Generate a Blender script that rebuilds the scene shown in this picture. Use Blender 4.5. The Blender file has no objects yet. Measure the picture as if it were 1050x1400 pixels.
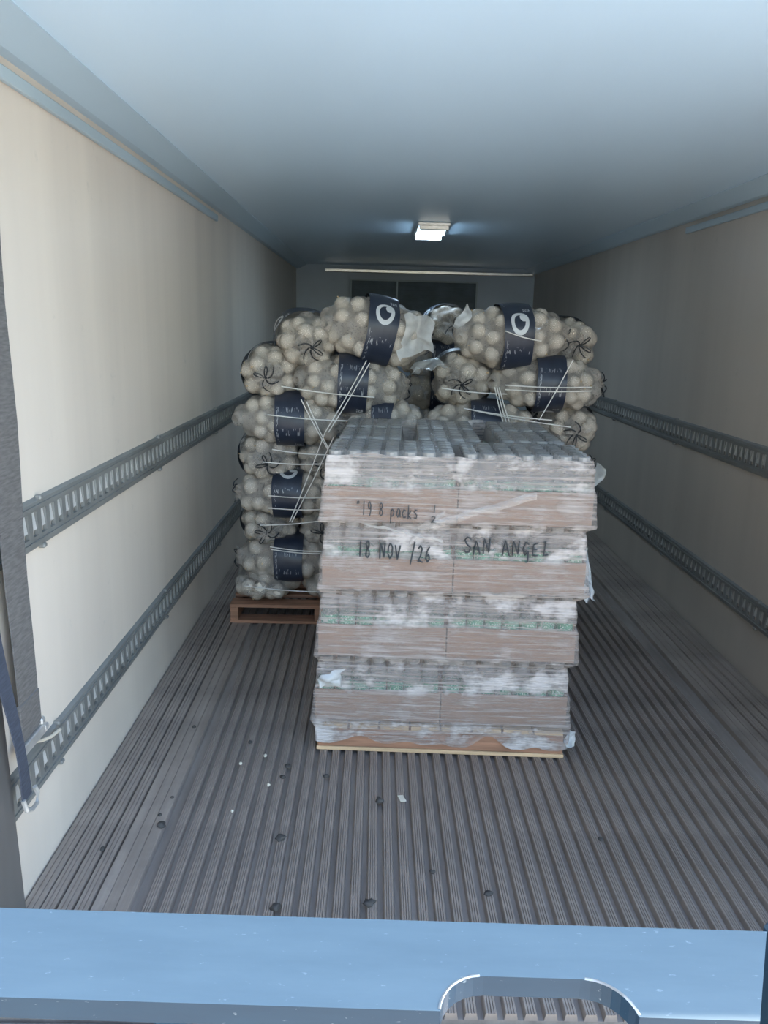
import bpy, bmesh, math, random
import numpy as np
from mathutils import Vector, Matrix, noise
random.seed(7)
SC = bpy.context.scene
COL = SC.collection
PI = math.pi

# ------------------------------------------------------------------ camera, light, exposure
cam = bpy.data.cameras.new('camera')
cam.sensor_fit = 'HORIZONTAL'; cam.sensor_width = 36.0; cam.lens = 36.0
cam.clip_start = 0.02; cam.clip_end = 200
camo = bpy.data.objects.new('camera', cam); COL.objects.link(camo)
F_ = Vector((0.01283497, 0.97228975, -0.23342645)); R_ = Vector((0.99967745, -0.00736095, 0.02430683)); U_ = Vector((-0.02191504, 0.23366314, 0.97207061))
m = Matrix(((R_.x, U_.x, -F_.x, -0.3808), (R_.y, U_.y, -F_.y, 0.0), (R_.z, U_.z, -F_.z, 1.4365), (0, 0, 0, 1)))
camo.matrix_world = m
SC.camera = camo

world = bpy.data.worlds.new('sky'); SC.world = world; world.use_nodes = True
wn = world.node_tree.nodes; wl = world.node_tree.links
bg = wn['Background']
sky = wn.new('ShaderNodeTexSky'); sky.sky_type = 'NISHITA'; sky.sun_disc = False
sky.sun_elevation = math.radians(48); sky.sun_rotation = math.radians(55); sky.air_density = 1.3; sky.dust_density = 1.0; sky.ozone_density = 1.6
wl.new(sky.outputs[0], bg.inputs[0]); bg.inputs[1].default_value = 0.37

sl = bpy.data.lights.new('sun', 'SUN'); sl.energy = 6.2; sl.angle = math.radians(0.6); sl.color = (1.0, 0.95, 0.86)
so = bpy.data.objects.new('sun', sl); COL.objects.link(so)
so.rotation_euler = Vector((0.55, 0.38, 0.74)).to_track_quat('Z', 'Y').to_euler()

pl = bpy.data.lights.new('door_portal', 'AREA'); pl.shape = 'RECTANGLE'; pl.size = 2.48; pl.size_y = 2.05; pl.cycles.is_portal = True
po = bpy.data.objects.new('door_portal', pl); COL.objects.link(po); po.location = (0, 1.34, 1.03); po.rotation_euler = (PI / 2, 0, 0)

vs = SC.view_settings
vs.view_transform = 'Standard'; vs.look = 'None'; vs.gamma = 1.0; vs.use_curve_mapping = False
vs.exposure = 1.42
SC.cycles.use_denoising = True
SC.cycles.transparent_max_bounces = 24
SC.cycles.max_bounces = 10; SC.cycles.diffuse_bounces = 7
SC.cycles.sample_clamp_indirect = 6.0

# ------------------------------------------------------------------ materials
MATS = {}
class NT:
    def __init__(s, name):
        s.m = bpy.data.materials.new(name); s.m.use_nodes = True
        s.t = s.m.node_tree; s.n = s.t.nodes; s.l = s.t.links
        s.b = s.n['Principled BSDF']; s.o = s.n['Material Output']
        MATS[name] = s.m
    def add(s, typ, **kw):
        nd = s.n.new(typ)
        for k, v in kw.items():
            if k.startswith('i_'): nd.inputs[k[2:].replace('_', ' ')].default_value = v
            else: setattr(nd, k, v)
        return nd
    def link(s, a, b): s.l.new(a, b)
    def coords(s, kind='Object', scale=(1, 1, 1)):
        c = s.add('ShaderNodeTexCoord'); mp = s.add('ShaderNodeMapping'); mp.inputs['Scale'].default_value = scale
        s.link(c.outputs[kind], mp.inputs[0]); return mp.outputs[0]
    def noise(s, vec, scale, detail=3, rough=.5):
        nz = s.add('ShaderNodeTexNoise'); nz.inputs['Scale'].default_value = scale; nz.inputs['Detail'].default_value = detail; nz.inputs['Roughness'].default_value = rough
        s.link(vec, nz.inputs['Vector']); return nz.outputs[0]
    def ramp(s, fac, stops):
        r = s.add('ShaderNodeValToRGB'); e = r.color_ramp.elements
        e[0].position = stops[0][0]; e[0].color = (*stops[0][1], 1); e[1].position = stops[-1][0]; e[1].color = (*stops[-1][1], 1)
        for p, c in stops[1:-1]:
            k = e.new(p); k.color = (*c, 1)
        s.link(fac, r.inputs[0]); return r.outputs[0]
    def math(s, op, a, b=None, clamp=False):
        nd = s.add('ShaderNodeMath', operation=op); nd.use_clamp = clamp
        for i, v in enumerate((a, b)):
            if v is None: continue
            if isinstance(v, (int, float)): nd.inputs[i].default_value = v
            else: s.link(v, nd.inputs[i])
        return nd.outputs[0]
    def mix(s, fac, a, b):
        nd = s.add('ShaderNodeMix', data_type='RGBA')
        for i, v in ((0, fac), (6, a), (7, b)):
            if isinstance(v, (int, float)): nd.inputs[i].default_value = v
            elif isinstance(v, tuple): nd.inputs[i].default_value = (*v, 1)
            else: s.link(v, nd.inputs[i])
        return nd.outputs[2]
    def bump(s, h, strength=.3, dist=.01):
        b = s.add('ShaderNodeBump'); b.inputs['Strength'].default_value = strength; b.inputs['Distance'].default_value = dist
        s.link(h, b.inputs['Height']); s.link(b.outputs[0], s.b.inputs['Normal'])
    def base(s, col):
        if isinstance(col, tuple): s.b.inputs['Base Color'].default_value = (*col, 1)
        else: s.link(col, s.b.inputs['Base Color'])
    def set(s, rough=.5, metal=0, spec=.5):
        s.b.inputs['Roughness'].default_value = rough; s.b.inputs['Metallic'].default_value = metal; s.b.inputs['Specular IOR Level'].default_value = spec
    def transparent_mix(s, fac):   # fac = opaque share
        tr = s.add('ShaderNodeBsdfTransparent'); mx = s.add('ShaderNodeMixShader')
        if isinstance(fac, (int, float)): mx.inputs[0].default_value = fac
        else: s.link(fac, mx.inputs[0])
        s.link(tr.outputs[0], mx.inputs[1]); s.link(s.b.outputs[0], mx.inputs[2]); s.link(mx.outputs[0], s.o.inputs[0])

def simple(name, col, rough=.5, metal=0, var=.12, scale=8, stretch=(1, 1, 1), bump=0):
    t = NT(name); v = t.coords('Object', stretch); n = t.noise(v, scale, 4)
    d = tuple(max(0, c * (1 - var)) for c in col); l = tuple(min(1, c * (1 + var)) for c in col)
    t.base(t.ramp(n, [(.3, d), (.7, l)])); t.set(rough, metal)
    if bump: t.bump(n, bump, .004)
    return t

# walls: off-white fibreglass lining with faint vertical rub marks
def liner(name, k):
    t = NT(name); v = t.coords('Object', (1, 1.6, .12)); n1 = t.noise(v, 3.0, 4); v2 = t.coords('Object', (1, 1, 1)); n2 = t.noise(v2, 14, 5, .6); n3 = t.noise(v2, 60, 2)
    sc = lambda *c: tuple(q * k for q in c)
    c = t.mix(t.math('MULTIPLY', t.ramp(n1, [(.35, (0, 0, 0)), (.75, (1, 1, 1))]), .6), sc(.74, .665, .575), sc(.57, .51, .445))
    c = t.mix(t.ramp(n2, [(.66, (0, 0, 0)), (.78, (.5, .5, .5))]), c, sc(.50, .47, .41))
    c = t.mix(t.ramp(n3, [(.80, (0, 0, 0)), (.84, (.6, .6, .6))]), c, sc(.33, .31, .28))
    t.base(c); t.set(.42)
liner('wall_liner', 1.0); liner('wall_liner_shaded', .68)      # right lining darkened overall, shade put into its colour
t = simple('ceiling_liner', (.60, .79, .95), .30, 0, .03, 2, (1, .3, 1))  # blue veil of haze tinted into the ceiling colour
simple('cove_panel', (.46, .60, .70), .38, 0, .06, 3, (1, .2, 1))  # same haze tint put into the cove colour
simple('strip_metal', (.40, .50, .56), .5, 0, .1, 4, (1, .3, 1))
simple('back_liner', (.47, .58, .70), .4, 0, .06, 3)
simple('evaporator_dark', (.12, .17, .21), .6, 0, .2, 6)
simple('bright_trim', (.75, .77, .78), .25, .9, .1, 6)
# floor: worn dirty aluminium
t = NT('floor_aluminium'); v = t.coords('Object', (9, .35, 1)); n = t.noise(v, 3.0, 5, .6); v2 = t.coords('Object'); n2 = t.noise(v2, 3.2, 5, .65); n3 = t.noise(v2, 45, 3)
c = t.ramp(n, [(.25, (.29, .24, .20)), (.55, (.40, .34, .295)), (.8, (.50, .435, .38))])
c = t.mix(t.ramp(n2, [(.45, (0, 0, 0)), (.75, (.7, .7, .7))]), c, (.19, .165, .145))
c = t.mix(t.ramp(n3, [(.70, (0, 0, 0)), (.8, (.5, .5, .5))]), c, (.07, .06, .05))
t.base(c); t.set(.52, .35); t.bump(n, .15, .002)
t = NT('floor_channel'); v = t.coords('Object', (4, .5, 1)); n = t.noise(v, 4.0, 5, .65)
t.base(t.ramp(n, [(.3, (.18, .15, .13)), (.7, (.32, .275, .24))])); t.set(.75)
simple('track_grey', (.24, .245, .235), .45, .25, .22, 9, (1, .4, 1))
simple('track_tab', (.52, .52, .50), .45, .1, .15, 12)  # paler than the track: light caught by the tilt is in the colour
simple('concrete', (.56, .51, .45), .85, 0, .12, 1.5)
simple('light_block_dark', (.055, .05, .045), .9, 0, .2, 2)  # near-black for the added wall that blocks sky light
simple('door_white', (.86, .85, .82), .5, 0, .04, 2)
simple('post_steel', (.22, .215, .21), .45, .6, .25, 4, (1, 1, .3))
# blue painted steel, colour carries sky light and dust on top, shade on sides
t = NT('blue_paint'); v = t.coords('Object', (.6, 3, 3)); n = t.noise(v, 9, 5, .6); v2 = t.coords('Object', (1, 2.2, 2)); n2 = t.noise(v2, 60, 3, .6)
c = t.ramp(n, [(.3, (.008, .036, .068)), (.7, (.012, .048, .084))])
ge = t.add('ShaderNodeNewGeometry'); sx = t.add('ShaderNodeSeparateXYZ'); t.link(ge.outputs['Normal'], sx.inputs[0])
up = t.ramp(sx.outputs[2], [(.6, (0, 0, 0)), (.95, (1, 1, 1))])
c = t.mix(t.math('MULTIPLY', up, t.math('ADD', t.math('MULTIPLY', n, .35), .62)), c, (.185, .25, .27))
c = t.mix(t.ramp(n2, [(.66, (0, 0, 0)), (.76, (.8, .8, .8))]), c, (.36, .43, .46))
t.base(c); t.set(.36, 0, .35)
simple('bare_steel', (.55, .55, .53), .4, .6, .2, 20)
simple('hose_rubber', (.07, .07, .07), .5, 0, .2, 20)
# cardboard
t = NT('cardboard'); v = t.coords('Object', (1, 1, 14)); n = t.noise(v, 9, 4); v2 = t.coords('Object'); n2 = t.noise(v2, 7, 4)
c = t.mix(n, (.265, .158, .105), (.32, .195, .13)); c = t.mix(t.math('MULTIPLY', n2, .35), c, (.27, .16, .105)); t.base(c); t.set(.8)
simple('pallet_wood', (.36, .185, .11), .75, 0, .3, 10, (.6, 6, 6), .2)
simple('pallet_wood_pale', (.62, .43, .25), .75, 0, .22, 10, (.6, 6, 6), .2)
# bottles
t = NT('clear_plastic'); t.base((.52, .47, .44)); t.set(.18, 0, .7); t.transparent_mix(.26)
simple('bottle_cap', (.33, .325, .315), .35, 0, .08, 30)
t = NT('green_label'); v = t.coords('Object', (60, 60, 60)); n = t.noise(v, 3, 2)
t.base(t.ramp(n, [(.44, (.045, .24, .14)), (.54, (.16, .38, .25)), (.62, (.55, .62, .56))])); t.set(.35)
# stretch wrap film
t = NT('stretch_film'); v = t.coords('Object', (1.6, 1.6, 46)); st = t.noise(v, 2.2, 5, .65); vb = t.coords('Object', (1.0, 1.0, 1.5)); big = t.noise(vb, 6.5, 4, .6); vf = t.coords('Object', (3, 3, 20)); wr = t.noise(vf, 3.0, 5, .7)
f = t.ramp(st, [(.32, (.18, .18, .18)), (.48, (.38, .38, .38)), (.66, (.85, .85, .85))])
g = t.ramp(big, [(.50, (0, 0, 0)), (.60, (.55, .55, .55)), (.72, (.80, .80, .80))])
sk = t.add('ShaderNodeAttribute'); sk.attribute_name = 'slack'; sk = sk.outputs['Fac']
gs = t.math('MULTIPLY', g, t.math('ADD', t.math('MULTIPLY', sk, .65), .25))
fac = t.math('ADD', t.math('MULTIPLY', f, t.math('ADD', t.math('MULTIPLY', sk, .10), .88)), gs, True)
t.base(t.mix(gs, (.53, .46, .415), (.74, .69, .66))); t.set(.10, 0, 1.0); t.transparent_mix(fac)
hh = t.math('ADD', t.math('MULTIPLY', st, .5), wr); t.bump(hh, 1.0, .014)
t = NT('shrink_film'); t.base((.40, .38, .36)); t.set(.16, 0, .8); v = t.coords('Object'); n = t.noise(v, 30, 3); t.bump(n, .5, .01); t.transparent_mix(t.math('ADD', t.math('MULTIPLY', n, .3), .24, True))
t = NT('folded_film'); t.base((.66, .62, .58)); t.set(.12, 0, .9); v = t.coords('Object', (1, 1, 3)); n = t.noise(v, 25, 4); t.bump(n, .8, .01); t.transparent_mix(t.math('ADD', t.math('MULTIPLY', n, .5), .05, True))
t = NT('loose_film'); t.base((.74, .76, .76)); t.set(.15, 0, .8); v = t.coords('Object'); n = t.noise(v, 14, 4); t.bump(n, .8, .02); t.transparent_mix(t.math('ADD', t.math('MULTIPLY', n, .7), .2, True))
simple('marker_ink', (.035, .04, .045), .6, 0, .2, 40)
# onions and net bags
t = NT('onion_skin'); oi = t.add('ShaderNodeObjectInfo'); v = t.coords('Object', (1, 1, .15)); n = t.noise(v, 4, 3)
c = t.mix(n, (.86, .79, .68), (.72, .62, .49)); c = t.mix(t.math('MULTIPLY', oi.outputs['Random'], .25), c, (.92, .90, .84)); t.base(c); t.set(.38)
simple('onion_tip', (.50, .38, .24), .8, 0, .2, 60)
t = NT('net_bag'); v = t.coords('Object'); n = t.noise(v, 5, 3); n2 = t.noise(v, 160, 2)
t.base(t.mix(n, (.62, .56, .50), (.50, .45, .40))); t.set(.5, 0, .3); t.transparent_mix(t.math('ADD', t.math('MULTIPLY', n2, .22), .31, True)); t.bump(n2, .15, .002)
simple('tie_black', (.02, .022, .028), .5, 0, .3, 30)
simple('twine_white', (.80, .78, .74), .5, 0, .1, 40)
# printed dark band of a bag: ring emblem, lettering rows (drawn in the band's own UV)
t = NT('band_print'); uv = t.add('ShaderNodeTexCoord').outputs['UV']; sp = t.add('ShaderNodeSeparateXYZ'); t.link(uv, sp.inputs[0]); ux, uy = sp.outputs[0], t.math('FRACT', sp.outputs[1])
nz = t.noise(uv, 5, 3)
base = t.mix(nz, (.014, .020, .038), (.030, .040, .068))
dx = t.math('DIVIDE', t.math('SUBTRACT', ux, .52), .30); dy = t.math('DIVIDE', t.math('SUBTRACT', uy, .335), .052)
rr = t.math('SQRT', t.math('ADD', t.math('MULTIPLY', dx, dx), t.math('MULTIPLY', dy, dy)))
ring = t.math('MULTIPLY', t.math('GREATER_THAN', rr, .62), t.math('LESS_THAN', rr, 1.0))
ddx = t.math('DIVIDE', t.math('SUBTRACT', ux, .66), .13); ddy = t.math('DIVIDE', t.math('SUBTRACT', uy, .355), .02)
blob = t.math('LESS_THAN', t.math('ADD', t.math('MULTIPLY', ddx, ddx), t.math('MULTIPLY', ddy, ddy)), 1.0)
mk = t.math('MAXIMUM', ring, blob)
def rows(u0, u1, v0, v1, fx, fy, thr):
    vm = t.add('ShaderNodeMapping'); vm.inputs['Scale'].default_value = (fx, fy, 1); t.link(uv, vm.inputs[0])
    k = t.math('GREATER_THAN', t.noise(vm.outputs[0], 1.0, 1), thr)
    for a, op, b in ((ux, 'GREATER_THAN', u0), (ux, 'LESS_THAN', u1), (uy, 'GREATER_THAN', v0), (uy, 'LESS_THAN', v1)): k = t.math('MULTIPLY', k, t.math(op, a, b))
    return k
mk = t.math('MAXIMUM', mk, rows(.68, .90, .395, .425, 28, 120, .52))
mk = t.math('MAXIMUM', mk, t.math('MULTIPLY', rows(.15, .9, .20, .235, 24, 26, .62), .55))
mk = t.math('MAXIMUM', mk, t.math('MULTIPLY', rows(.08, .14, .10, .26, 30, 60, .55), .5))
mk = t.math('MAXIMUM', mk, t.math('MULTIPLY', rows(.15, .88, .52, .555, 22, 22, .60), .45))
mk = t.math('MAXIMUM', mk, t.math('MULTIPLY', rows(.20, .85, .63, .66, 26, 30, .60), .40))
mk = t.math('MAXIMUM', mk, t.math('MULTIPLY', rows(.07, .13, .46, .66, 30, 60, .52), .45))
t.base(t.mix(mk, base, (.62, .64, .66))); t.set(.38)
t = NT('lamp_lens'); t.base((.9, .9, .85)); t.set(.3); t.b.inputs['Emission Color'].default_value = (.58, .79, 1.0, 1); t.b.inputs['Emission Strength'].default_value = 11.0
simple('lamp_metal', (.72, .72, .70), .3, .7, .1, 8)
simple('webbing', (.13, .125, .12), .8, 0, .25, 30, (1, 1, 6), .3)
simple('webbing_blue', (.05, .06, .085), .7, 0, .25, 30, (1, 1, 6), .3)
simple('dirt', (.06, .055, .05), .9, 0, .3, 30)
simple('paper_scrap', (.60, .55, .45), .8, 0, .1, 30)

# ------------------------------------------------------------------ mesh helpers
def obj(name, me, mat=None, parent=None, smooth=False):
    if isinstance(me, bmesh.types.BMesh):
        bm = me; me = bpy.data.meshes.new(name); bm.normal_update(); bm.to_mesh(me); bm.free()
    if mat: 
        me.materials.clear(); me.materials.append(MATS[mat])
    if smooth:
        me.polygons.foreach_set('use_smooth', [True] * len(me.polygons))
    o = bpy.data.objects.new(name, me); COL.objects.link(o)
    if parent: o.parent = parent
    return o
def tag(o, label, cat, group=None):
    o['label'] = label; o['category'] = cat
    if group: o['group'] = group
    return o
def struct(o, label=None, cat=None):
    o['kind'] = 'structure'
    if label: o['label'] = label
    if cat: o['category'] = cat
    return o
def empty(name, loc=(0, 0, 0), rz=0):
    o = bpy.data.objects.new(name, None); COL.objects.link(o); o.location = loc; o.rotation_euler = (0, 0, rz); o.empty_display_size = .05
    return o
def box(bm, x0, x1, y0, y1, z0, z1, bev=0):
    vs_ = [bm.verts.new(p) for p in ((x0, y0, z0), (x1, y0, z0), (x1, y1, z0), (x0, y1, z0), (x0, y0, z1), (x1, y0, z1), (x1, y1, z1), (x0, y1, z1))]
    fs = [bm.faces.new([vs_[i] for i in q]) for q in ((0, 3, 2, 1), (4, 5, 6, 7), (0, 1, 5, 4), (1, 2, 6, 5), (2, 3, 7, 6), (3, 0, 4, 7))]
    if bev:
        es = list({e for f in fs for e in f.edges})
        bmesh.ops.bevel(bm, geom=es, offset=bev, segments=1, affect='EDGES')
def boxo(name, b, mat, parent=None, bev=0):
    bm = bmesh.new(); box(bm, *b, bev=bev); return obj(name, bm, mat, parent)
def prism(bm, prof, y0, y1):      # closed profile in x,z extruded along y
    a = [bm.verts.new((x, y0, z)) for x, z in prof]; b = [bm.verts.new((x, y1, z)) for x, z in prof]
    n = len(prof)
    for i in range(n): bm.faces.new((a[i], a[(i + 1) % n], b[(i + 1) % n], b[i]))
    bm.faces.new(a[::-1]); bm.faces.new(b)
def tube(bm, pts, r, seg=6, flat=1.0):
    pts = [Vector(p) for p in pts]; rings = []
    for i, p in enumerate(pts):
        d = (pts[min(i + 1, len(pts) - 1)] - pts[max(i - 1, 0)]).normalized()
        up = Vector((0, 0, 1)) if abs(d.z) < .9 else Vector((0, 1, 0))
        s = d.cross(up).normalized(); u = s.cross(d)
        rr_ = r[i] if isinstance(r, (list, tuple)) else r
        rings.append([bm.verts.new(p + s * (math.cos(2 * PI * k / seg) * rr_ * flat) + u * (math.sin(2 * PI * k / seg) * rr_)) for k in range(seg)])
    for a, b in zip(rings, rings[1:]):
        for k in range(seg): bm.faces.new((a[k], a[(k + 1) % seg], b[(k + 1) % seg], b[k]))
    bm.faces.new(rings[0][::-1]); bm.faces.new(rings[-1])
def lathe(bm, prof, seg=14, cap0=True, cap1=True):
    rings = [[bm.verts.new((r * math.cos(2 * PI * k / seg), r * math.sin(2 * PI * k / seg), z)) for k in range(seg)] for r, z in prof]
    for a, b in zip(rings, rings[1:]):
        for k in range(seg): bm.faces.new((a[k], a[(k + 1) % seg], b[(k + 1) % seg], b[k]))
    if cap0: bm.faces.new(rings[0][::-1])
    if cap1: bm.faces.new(rings[-1])
def grid_mesh(name, V, nu, nv, wrap_v=False, uv=None):     # V[nu*nv]
    faces = []
    for i in range(nu - 1):
        for j in range(nv if wrap_v else nv - 1):
            j2 = (j + 1) % nv
            faces.append((i * nv + j, (i + 1) * nv + j, (i + 1) * nv + j2, i * nv + j2))
    me = bpy.data.meshes.new(name); me.from_pydata([tuple(map(float, p)) for p in V], [], faces); me.update()
    return me

# ------------------------------------------------------------------ the trailer
W = 2.5; HX = W / 2; H = 2.063; Y0 = 1.36; Y1 = 8.4
struct(boxo('ground', (-14, 14, -22, 12, -1.4, -1.25), 'concrete'), 'pale concrete yard under the trailer', 'ground')
struct(boxo('wall_left', (-HX - .08, -HX, Y0, Y1 + .08, -.15, H + .08), 'wall_liner'), 'off-white left wall lining of the trailer', 'wall')
struct(boxo('wall_right', (HX, HX + .08, Y0, Y1 + .08, -.15, H + .08), 'wall_liner_shaded'), 'off-white right wall lining of the trailer', 'wall')
struct(boxo('wall_back', (-HX, HX, Y1, Y1 + .08, -.15, H + .08), 'back_liner'), 'far bulkhead wall of the trailer', 'wall')
struct(boxo('ceiling', (-HX, HX, Y0, Y1, H, H + .08), 'ceiling_liner'), 'smooth trailer ceiling, tinted pale blue for haze', 'ceiling')
fl = struct(boxo('floor', (-HX, HX, Y0, Y1, -.15, -.018), 'floor_channel'), 'dirty ribbed aluminium trailer floor', 'floor')
# cove panels and the dark strips under them
for s, nm, sd in ((-1, 1, 'left'), (1, 2, 'right')):
    bm = bmesh.new(); x = s * HX
    prof = [(x, H), (x, H - .048), (x - s * .03, H - .046), (x - s * .112, H - .004), (x - s * .112, H)]
    prism(bm, prof if s < 0 else prof[::-1], Y0, Y1); struct(obj('trim_%d' % nm, bm, 'cove_panel'), 'angled grey corner panel along the top of the %s wall' % sd, 'trim')
    bm = bmesh.new(); box(bm, min(x, x - s * .016), max(x, x - s * .016), Y0, 4.29, 1.958, 1.99, bev=.003)
    struct(obj('trim_%d' % (nm + 2), bm, 'strip_metal'), 'short dark strip under the corner panel of the %s wall' % sd, 'trim')
# unseen dark wall, added on the left to keep light off the right lining
struct(boxo('wall_light_block', (-4.2, -3.4, -18, .6, -1.25, 8), 'light_block_dark'), 'added dark wall outside, left of the truck, blocking sky light', 'wall')
# slotted cargo tracks
def track(name, s, z0, z1, label, y0=Y0 + .02, y1=Y1 - .02):
    bm = bmesh.new(); x = s * HX; xf = x - s * .012; h = z1 - z0
    pitch = .0525; sw = .029; za = z0 + h * .27; zb = z0 + h * .76
    def q(pts):
        vv = [bm.verts.new(p) for p in pts]; bm.faces.new(vv if s < 0 else vv[::-1])
    n = int((y1 - y0) / pitch)
    def fr(ya, yb, z_a, z_b): q(((xf, yb, z_a), (xf, ya, z_a), (xf, ya, z_b), (xf, yb, z_b)))
    fr(y0, y1, z0 + .006, za); fr(y0, y1, zb, z1 - .006)
    for k in range(n):
        ya = y0 + k * pitch; fr(ya, ya + pitch - sw, za, zb)
        a, b = ya + pitch - sw, ya + pitch; xi = xf + s * .010
        q(((xf, a, za), (xi, a, za), (xi, a, zb), (xf, a, zb))); q(((xi, b, za), (xf, b, za), (xf, b, zb), (xi, b, zb)))
        q(((xf, b, za), (xi, b, za), (xi, a, za), (xf, a, za))); q(((xf, a, zb), (xi, a, zb), (xi, b, zb), (xf, b, zb)))
    fr(y0 + n * pitch, y1, za, zb)
    # flanges top and bottom
    for zz, d in ((z0, 1), (z1, -1)):
        q(((x, y1, zz), (x, y0, zz), (xf, y0, zz + d * .006), (xf, y1, zz + d * .006)) if d > 0 else ((xf, y1, zz + d * .006), (xf, y0, zz + d * .006), (x, y0, zz), (x, y1, zz)))
        # raised bead
        zc = zz + d * .020
        box(bm, min(xf, xf - s * .004), max(xf, xf - s * .004), y0, y1, zc - .004, zc + .004)
    q(((x, y0, z0), (xf, y0, z0 + .006), (xf, y0, z1 - .006), (x, y0, z1)) if s < 0 else ((x, y0, z0), (xf, y0, z0 + .006), (xf, y0, z1 - .006), (x, y0, z1))[::-1])
    tr = struct(obj(name, bm, 'track_grey'), label, 'trim')
    bm = bmesh.new()
    for k in range(n):          # tongues behind the slots, light on their tilt put into a paler colour
        a = y0 + k * pitch + pitch - sw; b = a + sw
        pts = [(xf + s * .003, a + .001, za + .016), (xf + s * .003, b - .001, za + .016), (xf + s * .008, b - .001, zb), (xf + s * .008, a + .001, zb)]
        vv = [bm.verts.new(p) for p in pts]; bm.faces.new(vv)
    t_ = obj('slot_tongues', bm, 'track_tab', tr); t_['kind'] = 'stuff'
    for k in range(6):          # rivet heads along both edges
        yy = y0 + .55 + k * 1.1
        for zz in (z0 + .001, z1 - .001):
            bm = bmesh.new(); box(bm, min(x, x - s * .018), max(x, x - s * .018), yy - .010, yy + .010, zz - .006, zz + .006, bev=.003); obj('rivet', bm, 'track_grey', tr)
track('trim_5', -1, .864, .994, 'upper slotted grey cargo track on the left wall')
track('trim_6', -1, .236, .358, 'lower slotted grey cargo track on the left wall')
track('trim_7', 1, .864, .994, 'upper slotted grey cargo track on the right wall')
track('trim_8', 1, .236, .358, 'lower slotted grey cargo track on the right wall')
# floor ribs: one long rib mesh shared
def rib_mesh(w, fine=3, h=.018):
    prof = [(-w / 2 - .003, -h), (-w / 2, -.002), (-w / 2 + .0015, 0)]
    g = w / (fine + 1)
    for k in range(1, fine + 1):
        x = -w / 2 + k * g; prof += [(x - .0012, 0), (x, -.0025), (x + .0012, 0)]
    prof += [(w / 2 - .0015, 0), (w / 2, -.002), (w / 2 + .003, -h)]
    bm = bmesh.new(); prism(bm, prof, 0, Y1 - Y0 - .005)
    me = bpy.data.meshes.new('rib'); bmesh.ops.recalc_face_normals(bm, faces=bm.faces); bm.to_mesh(me); bm.free(); me.materials.append(MATS['floor_aluminium']); return me
rib = rib_mesh(.024)
x = -.93
while x < .935:
    o = obj('rib', rib, None, fl); o.location = (x, Y0, 0); x += .0435
for s in (-1, 1):
    # broad flat planks beside the walls, then low steps up to the wall
    wide = rib_mesh(.092, 2)
    o = obj('edge_plank', wide, None, fl); o.location = (s * 1.025, Y0, 0)
    for xx, ww in ((1.095, .034), (1.137, .036), (1.179, .034), (1.222, .044)):
        o = obj('rib', rib_mesh(ww, 2), None, fl); o.location = (s * xx, Y0, .0)
# rear frame: sill, posts, header, open doors
struct(boxo('trim_9', (-HX - .1, HX + .1, Y0 - .06, Y0, -.35, -.03), 'post_steel', bev=.01), 'rear sill beam under the floor edge', 'trim')
# slanting grey post at the near left corner
bm = bmesh.new()
prism(bm, [(-HX, -.03), (-HX + .022, -.03), (-HX + .022, H), (-HX, H)], 0, .22)
for v_ in bm.verts: v_.co.y += 1.36 + .06 * (v_.co.z < .5) * 1.0
struct(obj('trim_10', bm, 'post_steel'), 'dark grey door post at the near left corner', 'trim')
bm = bmesh.new(); box(bm, HX - .02, HX, Y0, Y0 + .2, -.03, H); struct(obj('trim_11', bm, 'post_steel'), 'dark grey door post at the near right corner', 'trim')
# ceiling joint trim at the far end and the cooling unit on the bulkhead
struct(boxo('trim_12', (-.95, HX - .02, Y1 - .05, Y1, H - .075, H - .04), 'bright_trim', bev=.006), 'bright metal joint strip above the far bulkhead', 'trim')
ev = empty('cooling_unit', (-.02, Y1, 1.52)); tag(ev, 'dark recessed cooling unit high on the far bulkhead', 'cooling unit')
boxo('housing', (-.66, .66, -.10, -.002, 0, .40), 'evaporator_dark', ev, .01)
for k in range(7): 
    o = boxo('louver', (-.62, .62, -.125, -.10, .05 + k * .048, .062 + k * .048), 'evaporator_dark', ev, .002)
boxo('frame', (-.66, .66, -.13, -.10, .385, .40), 'strip_metal', ev); 
for xx in (-.66, -.18, .645): boxo('frame', (xx, xx + .015, -.13, -.10, 0, .385), 'strip_metal', ev)
# ceiling lamp
lp = empty('ceiling_lamp', (-.055, 5.2, H)); tag(lp, 'lit rectangular ceiling lamp in the middle of the ceiling', 'lamp')
boxo('housing', (-.10, .10, -.30, .30, -.022, 0), 'lamp_metal', lp, .006)
bm = bmesh.new(); prism(bm, [(-.085, -.022), (-.07, -.042), (.07, -.042), (.085, -.022)], -.27, .27); bmesh.ops.recalc_face_normals(bm, faces=bm.faces); obj('lens', bm, 'lamp_lens', lp)
for yy in (-.285, .285): boxo('end_cap', (-.09, .09, yy - .014, yy + .014, -.046, -.022), 'lamp_metal', lp, .004)
boxo('lens_rib', (-.088, .088, -.006, .006, -.046, -.022), 'lamp_metal', lp)

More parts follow.
